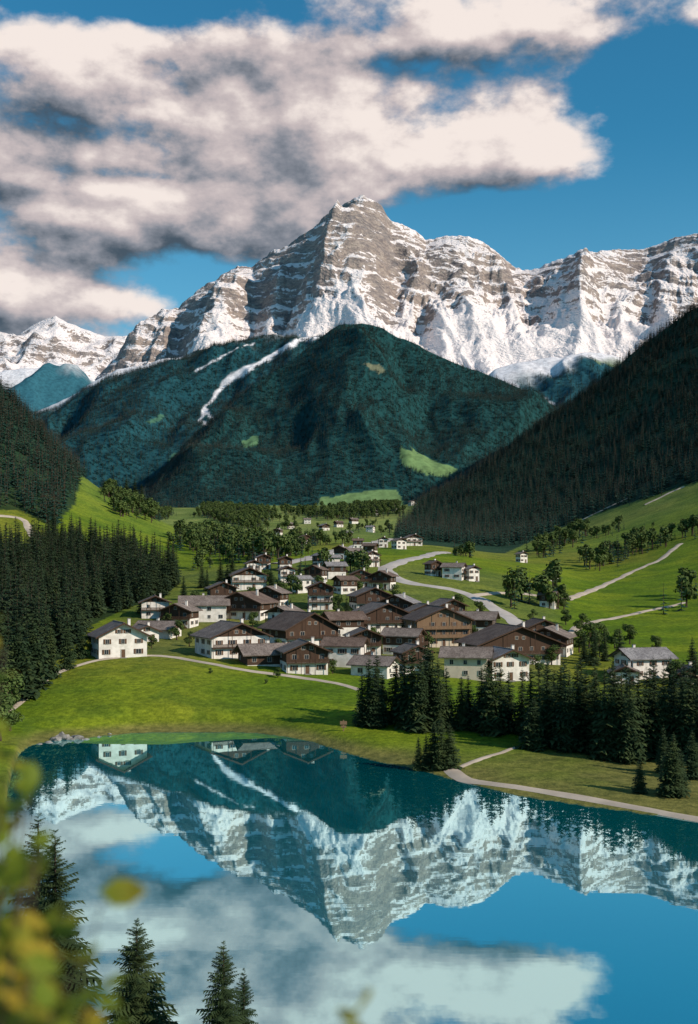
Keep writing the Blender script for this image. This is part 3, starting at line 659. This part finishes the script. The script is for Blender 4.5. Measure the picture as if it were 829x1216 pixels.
H=[
 dict(px=137,py=781,wpx=64,rot=24,st=2,split=9,roof='roof',bal=False,pitch=.5),
 dict(px=182,py=734,wpx=36,rot=12,st=2,split=2),
 dict(px=186,py=758,wpx=48,rot=-15,st=1,split=1,side=True),
 dict(px=168,py=762,wpx=34,rot=30,st=1,split=9,bal=False),
 dict(px=240,py=738,wpx=58,rot=8,st=2,split=2,side=True,wall='stucco'),
 dict(px=292,py=735,wpx=62,rot=-20,st=2,split=1,roof='roof2'),
 dict(px=272,py=781,wpx=80,rot=28,st=2,split=2,depth=.8,roof='roof'),
 dict(px=312,py=790,wpx=58,rot=20,st=1,split=0,side=True,bal=False,roof='roof'),
 dict(px=355,py=769,wpx=80,rot=32,st=2,split=1,roof='roof2',pitch=.5),
 dict(px=360,py=800,wpx=56,rot=14,st=2,split=1),
 dict(px=410,py=792,wpx=50,rot=-12,st=2,split=2,side=True,roof='roof2'),
 dict(px=292,py=700,wpx=46,rot=15,st=2,split=2),
 dict(px=380,py=724,wpx=32,rot=5,st=3,split=2),
 dict(px=322,py=722,wpx=36,rot=-18,st=2,split=1),
 dict(px=440,py=726,wpx=48,rot=14,st=2,split=1),
 dict(px=452,py=750,wpx=66,rot=18,st=2,split=1,roof='roof'),
 dict(px=474,py=734,wpx=44,rot=-18,st=2,split=1,roof='roof3'),
 dict(px=520,py=768,wpx=74,rot=14,st=3,split=1,wood='wood2',roof='roof2',wall='stucco2'),
 dict(px=446,py=804,wpx=52,rot=-24,st=1,split=9,side=True,bal=False,roof='roof'),
 dict(px=490,py=800,wpx=40,rot=20,st=2,split=1),
 dict(px=608,py=788,wpx=118,rot=16,st=2,split=1,depth=.6,roof='roof2',pitch=.38),
 dict(px=556,py=806,wpx=56,rot=-10,st=2,split=9,roof='roof',side=True,wall='stucco2'),
 dict(px=600,py=808,wpx=54,rot=18,st=2,split=9,bal=False,roof='roof3'),
 dict(px=655,py=778,wpx=56,rot=-22,st=2,split=1,roof='roof'),
 dict(px=768,py=806,wpx=58,rot=16,st=2,split=9,side=True,roof='roof3',wall='stucco'),
 dict(px=744,py=812,wpx=36,rot=-10,st=1,split=1,bal=False),
 dict(px=818,py=812,wpx=34,rot=10,st=1,split=0,bal=False),
 dict(px=532,py=738,wpx=38,rot=20,st=2,split=1),
 dict(px=568,py=755,wpx=46,rot=-15,st=2,split=1,side=True),
 dict(px=503,py=745,wpx=40,rot=10,st=2,split=2),
 dict(px=408,py=756,wpx=44,rot=20,st=2,split=1,side=True,roof='roof2'),
 dict(px=432,py=778,wpx=40,rot=10,st=2,split=1),
 dict(px=338,py=748,wpx=36,rot=-30,st=2,split=2),
 dict(px=212,py=745,wpx=40,rot=-12,st=2,split=1),
 dict(px=262,py=716,wpx=34,rot=16,st=2,split=1),
 dict(px=480,py=778,wpx=46,rot=-20,st=2,split=1,side=True,roof='roof'),
 dict(px=642,py=764,wpx=40,rot=12,st=2,split=1,roof='roof2'),
]
for h in H: house(**h)
small=[(178,606,17),(36,668,16),(540,688,24),(515,684,16),(490,648,20),(474,652,14),(420,668,18),(438,673,20),(405,664,14),(440,660,14),(398,687,22),(375,692,22),(340,692,18),(308,662,13),(385,630,10),(402,626,9),(420,622,9),(365,622,8),(440,632,9),(455,650,11),(455,700,26),(428,698,24),(410,705,22),(652,722,18),(620,668,9),(300,684,18),(312,676,16),(380,674,14),(395,676,14),(445,612,8),(470,606,8),(490,600,8),(395,612,7),(352,640,10),(345,628,8),(330,636,9),(412,640,10),(338,678,14),(325,652,11),(362,646,9),(358,704,18),(560,690,12),(656,690,11),(425,652,10)]
for i,(a,b_,w_) in enumerate(small): house(a,b_,w_*1.1,rot=random.choice([15,-20,30,5]),st=2,split=random.choice([1,2,1]),side=random.random()<.4,roof=random.choice(['roof','roof2','roof3']),bal=w_>15,dmin=400)
# ------------------------------------------------------------ shore stones
def rocks(name,pts,seed):
    import bmesh
    R=random.Random(seed);bm=bmesh.new()
    for (px,py,s) in pts:
        x,y,z=site(px,py)
        r=bmesh.ops.create_icosphere(bm,subdivisions=2,radius=1)
        for v in r['verts']:
            n=1+.35*math.sin(v.co.x*3+px)*math.cos(v.co.y*4+py)+.15*R.uniform(-1,1)
            v.co=Vector((v.co.x*n*s*R.uniform(.97,1.03),v.co.y*n*s*.8,v.co.z*n*s*.6))+Vector((x,y,z+.1*s))
    me=bpy.data.meshes.new(name);bm.to_mesh(me);bm.free();me.materials.append(M['stone'])
    COL.objects.link(bpy.data.objects.new(name,me))
rocks('shore_rocks',[(58,884,.9),(66,880,1.2),(74,877,1.5),(84,880,1.1),(92,878,1.3),(100,880,.9),(106,882,.7),(48,886,.7),(88,884,.6),(70,886,.6),(130,872,.4),(118,876,.5)],3)
x,y,z=site(408,868);B=MB();B.box(-.12,.12,-.12,.12,-.3,2.2);B.box(-.7,.7,-.16,-.12,1.3,2.0);B.box(-.55,.55,-.2,-.16,.7,1.1);o_=B.obj('wooden_trail_sign',[M['wood2']]);o_.location=(x,y,z)
# foreground shrub
R=random.Random(5);B=MB()
def leaf(p,s,d,nrm):
    d=d.normalized();w=d.cross(nrm).normalized();nn=w.cross(d)
    pts=[p,p+d*s*.3+w*s*.30-nn*s*.03,p+d*s*.65+w*s*.28-nn*s*.05,p+d*s,p+d*s*.65-w*s*.28-nn*s*.05,p+d*s*.3-w*s*.30-nn*s*.03]
    B.poly([pts[0],pts[1],pts[2],pts[3]],1);B.poly([pts[0],pts[3],pts[4],pts[5]],1)
def W(px,py,d): return Vector(((px-CX)/F*d,d,CAMZ-(py-HY)*d/F))
def stem(a,b_,r0,r1,n=8,lf=12,ls=.055,frm=.3):
    prev=a;bend=Vector((R.uniform(-.05,.05),R.uniform(-.05,.05),.06))
    for i in range(1,n+1):
        t=i/n;q=a.lerp(b_,t)+bend*math.sin(t*3.14);r=r0*(1-t)+r1*t
        d=(q-prev).normalized();u=d.orthogonal().normalized();v=d.cross(u)
        A=[prev+(u*math.cos(k*1.2566)+v*math.sin(k*1.2566))*r for k in range(5)];C=[q+(u*math.cos(k*1.2566)+v*math.sin(k*1.2566))*r*.9 for k in range(5)]
        for k in range(5): B.poly([A[k],A[(k+1)%5],C[(k+1)%5],C[k]],0)
        if t>frm and lf:
            for _ in range(max(1,lf//n)):
                dd=Vector((R.uniform(-1,1),R.uniform(-1,1),R.uniform(-.4,.8)));leaf(q+dd*.01,ls*R.uniform(.7,1.3),dd,Vector((R.uniform(-.5,.5),R.uniform(-.8,.2),1)))
        prev=q
root=Vector((-1.05,2.3,32.0))
ends=[(-10,735,2.5),(5,770,2.5),(-8,800,2.4),(-15,850,2.4),(16,900,2.3),(38,940,2.2),(-5,980,2.3),(30,1040,2.2),(60,1100,2.1),(88,1140,2.0),(50,1180,2.0),(10,1130,2.1),(112,1180,1.9),(75,1220,1.9),(20,1220,2.0),(-30,1060,2.3),(-60,900,2.5),(-80,1000,2.4),(5,1010,2.0),(35,1150,1.9),(118,1240,1.9),(-50,780,2.6),(15,1080,2.0),(22,960,2.2),(0,920,2.2),(45,1010,2.1),(60,1200,1.8),(90,1225,1.8),(25,1190,1.8),(0,1060,2.0)]
ends+=[(e_[0]-12+R.uniform(-14,10),e_[1]+R.uniform(-20,20),e_[2]+R.uniform(-.15,.15)) for e_ in ends[5:]]
for a in ends: stem(root+Vector((R.uniform(-.15,.15),R.uniform(-.15,.15),0)),W(*a),.010,.003,14,44,.062,.45)
stem(root+Vector((.1,0,0)),W(124,1062,2.0),.006,.0015,10,0,.06);leaf(W(118,1058,2.0),.088,Vector((1,0,-.02)),Vector((0,-.9,.6)));leaf(W(150,1064,2.0),.04,Vector((.6,0,.4)),Vector((0,-.9,.6)))
stem(Vector((.05,2.0,32.5)),W(425,1205,1.9),.008,.002,10,20,.055,.8);stem(Vector((.0,2.0,32.5)),W(405,1214,1.9),.008,.002,10,20,.055,.8)
B.obj('leafy_shrub',[M['bark'],M['shrubleaf']])
# ------------------------------------------------------------ sky
SUN=Vector((.76,-.42,.52)).normalized();el=math.asin(SUN.z);az=math.atan2(SUN.x,SUN.y)
w=bpy.data.worlds.new('World');scene.world=w;w.name='sky';w.use_nodes=True;nt=w.node_tree;N=NB(nt);bg=nt.nodes['Background']
try: w.cycles.sampling_method='NONE'
except Exception as ex: print(ex)
def deg(px,py):
    a=math.atan((px-CX)/F);return math.degrees(a),math.degrees(math.atan((HY-py)/F*math.cos(a)))
def blobsum(G,P,lst,acc):
    for px,py,rx,ry,wt in lst:
        u,v=deg(px,py);ru=rx/23.5;rv=ry/24.5
        q=G.vm('SUBTRACT',P,(u,v,0));q=G.vm('MULTIPLY',q,(1/ru,1/rv,0));q=G.vm('DOT_PRODUCT',q,q);q=G.m('EXPONENT',G.m('MULTIPLY',q,-1));acc=G.m('MULTIPLY_ADD',q,wt,acc)
    return acc
COVER=[(110,110,230,85,.85),(330,110,150,80,.75),(40,262,190,62,1.0),(320,225,220,62,.95),(540,165,150,60,.75),(690,182,90,22,.5),(600,30,220,50,.85),(40,355,150,34,1.0),(650,308,28,10,.6),(175,362,60,18,.35),
   (810,150,90,80,-.8),(740,98,50,26,-.5),(110,2,210,22,-.85),(245,335,110,18,-.5),(140,207,110,9,-.45),(640,262,190,32,-.6),(470,80,50,18,-.3),(810,240,80,60,-.5)]
def mkgroup(detail):
    grp=bpy.data.node_groups.new('cloud_density','ShaderNodeTree')
    grp.interface.new_socket(name='P',in_out='INPUT',socket_type='NodeSocketVector');grp.interface.new_socket(name='D',in_out='OUTPUT',socket_type='NodeSocketFloat')
    G=NB(grp);gi=G.n('NodeGroupInput').outputs[0];go=G.n('NodeGroupOutput')
    nn=G.noise(G.vm('ADD',G.vm('MULTIPLY',gi,(.80,1.30,1)),(31.0,7.0,0)),.19,detail,.56,.0)
    acc=G.m('MULTIPLY_ADD',G.m('SUBTRACT',nn,.5),3.6,-.15)
    G.L.new(blobsum(G,gi,COVER,acc),go.inputs[0]);return grp
gA=mkgroup(7);gB=mkgroup(2)
tc=N.n('ShaderNodeTexCoord').outputs['Generated'];sp=N.n('ShaderNodeSeparateXYZ');N.L.new(tc,sp.inputs[0])
A=N.m('MULTIPLY',N.m('ARCTAN2',sp.outputs[0],sp.outputs[1]),57.2958);E=N.m('MULTIPLY',N.m('ARCSINE',sp.outputs[2]),57.2958)
cb=N.n('ShaderNodeCombineXYZ');N.L.new(A,cb.inputs[0]);N.L.new(E,cb.inputs[1])
def dens(grp,v):
    g=N.n('ShaderNodeGroup');g.node_tree=grp;N.L.new(v,g.inputs[0]);return g.outputs[0]
D0=dens(gA,cb.outputs[0]);D1=dens(gA,N.vm('ADD',cb.outputs[0],(.55,.85,0)));D2=dens(gB,N.vm('ADD',cb.outputs[0],(1.4,2.4,0)))
cov=N.ss(D0,-.06,.60)
lit=N.m('MULTIPLY_ADD',N.m('SUBTRACT',D0,D1),.60,.66);lit=N.m('MULTIPLY_ADD',N.m('SUBTRACT',D0,D2),.24,lit)
lit=N.m('SUBTRACT',lit,N.m('MULTIPLY',N.ss(D0,.5,1.9),.26))
DARK=[(260,60,220,38,-.38),(50,155,130,46,-.34),(330,95,110,30,-.18),(30,232,80,14,-.35),(230,290,220,22,-.10),(90,85,90,20,.22),(260,138,110,15,.22),(470,125,120,24,.15),(600,190,160,18,.22),(600,75,180,16,-.18)]
lit=blobsum(N,cb.outputs[0],DARK,lit)
K=8.6
ccol=N.mix(N.ss(lit,.0,.42),(.065*K,.09*K,.12*K),(.27*K,.28*K,.32*K));ccol=N.mix(N.ss(lit,.30,.66),ccol,(.58*K,.50*K,.50*K));ccol=N.mix(N.ss(lit,.58,1.0),ccol,(.95*K,.84*K,.78*K))
sky=N.n('ShaderNodeTexSky',sky_type='NISHITA',sun_disc=False,sun_elevation=el,sun_rotation=az,altitude=900,air_density=1.2,dust_density=.6,ozone_density=3)
skc=N.mix(1,sky.outputs[0],(.26,.90,1.0),'MULTIPLY')
hz=N.ss(E,22,4)
skc=N.mix(N.m('MULTIPLY',hz,.55),skc,(.26*K,.52*K,.70*K))
N.L.new(N.mix(N.m('MULTIPLY',cov,.97),skc,ccol),bg.inputs['Color']);bg.inputs['Strength'].default_value=.115
sd=bpy.data.lights.new('sun','SUN');sd.energy=4.7;sd.angle=math.radians(.5);sd.color=(1,.87,.72)
so=bpy.data.objects.new('sun',sd);COL.objects.link(so);so.rotation_euler=(-SUN).to_track_quat('-Z','Y').to_euler()
# ------------------------------------------------------------ camera
cd=bpy.data.cameras.new('camera');co=bpy.data.objects.new('camera',cd);COL.objects.link(co);scene.camera=co
co.location=(0,0,CAMZ);co.rotation_euler=(math.radians(90),0,0)
cd.sensor_fit='VERTICAL';cd.sensor_height=36;cd.lens=36*F/1216;cd.shift_y=64/1216
cd.clip_start=.1;cd.clip_end=40000
cd.dof.use_dof=True;cd.dof.focus_distance=320;cd.dof.aperture_fstop=cd.lens/26
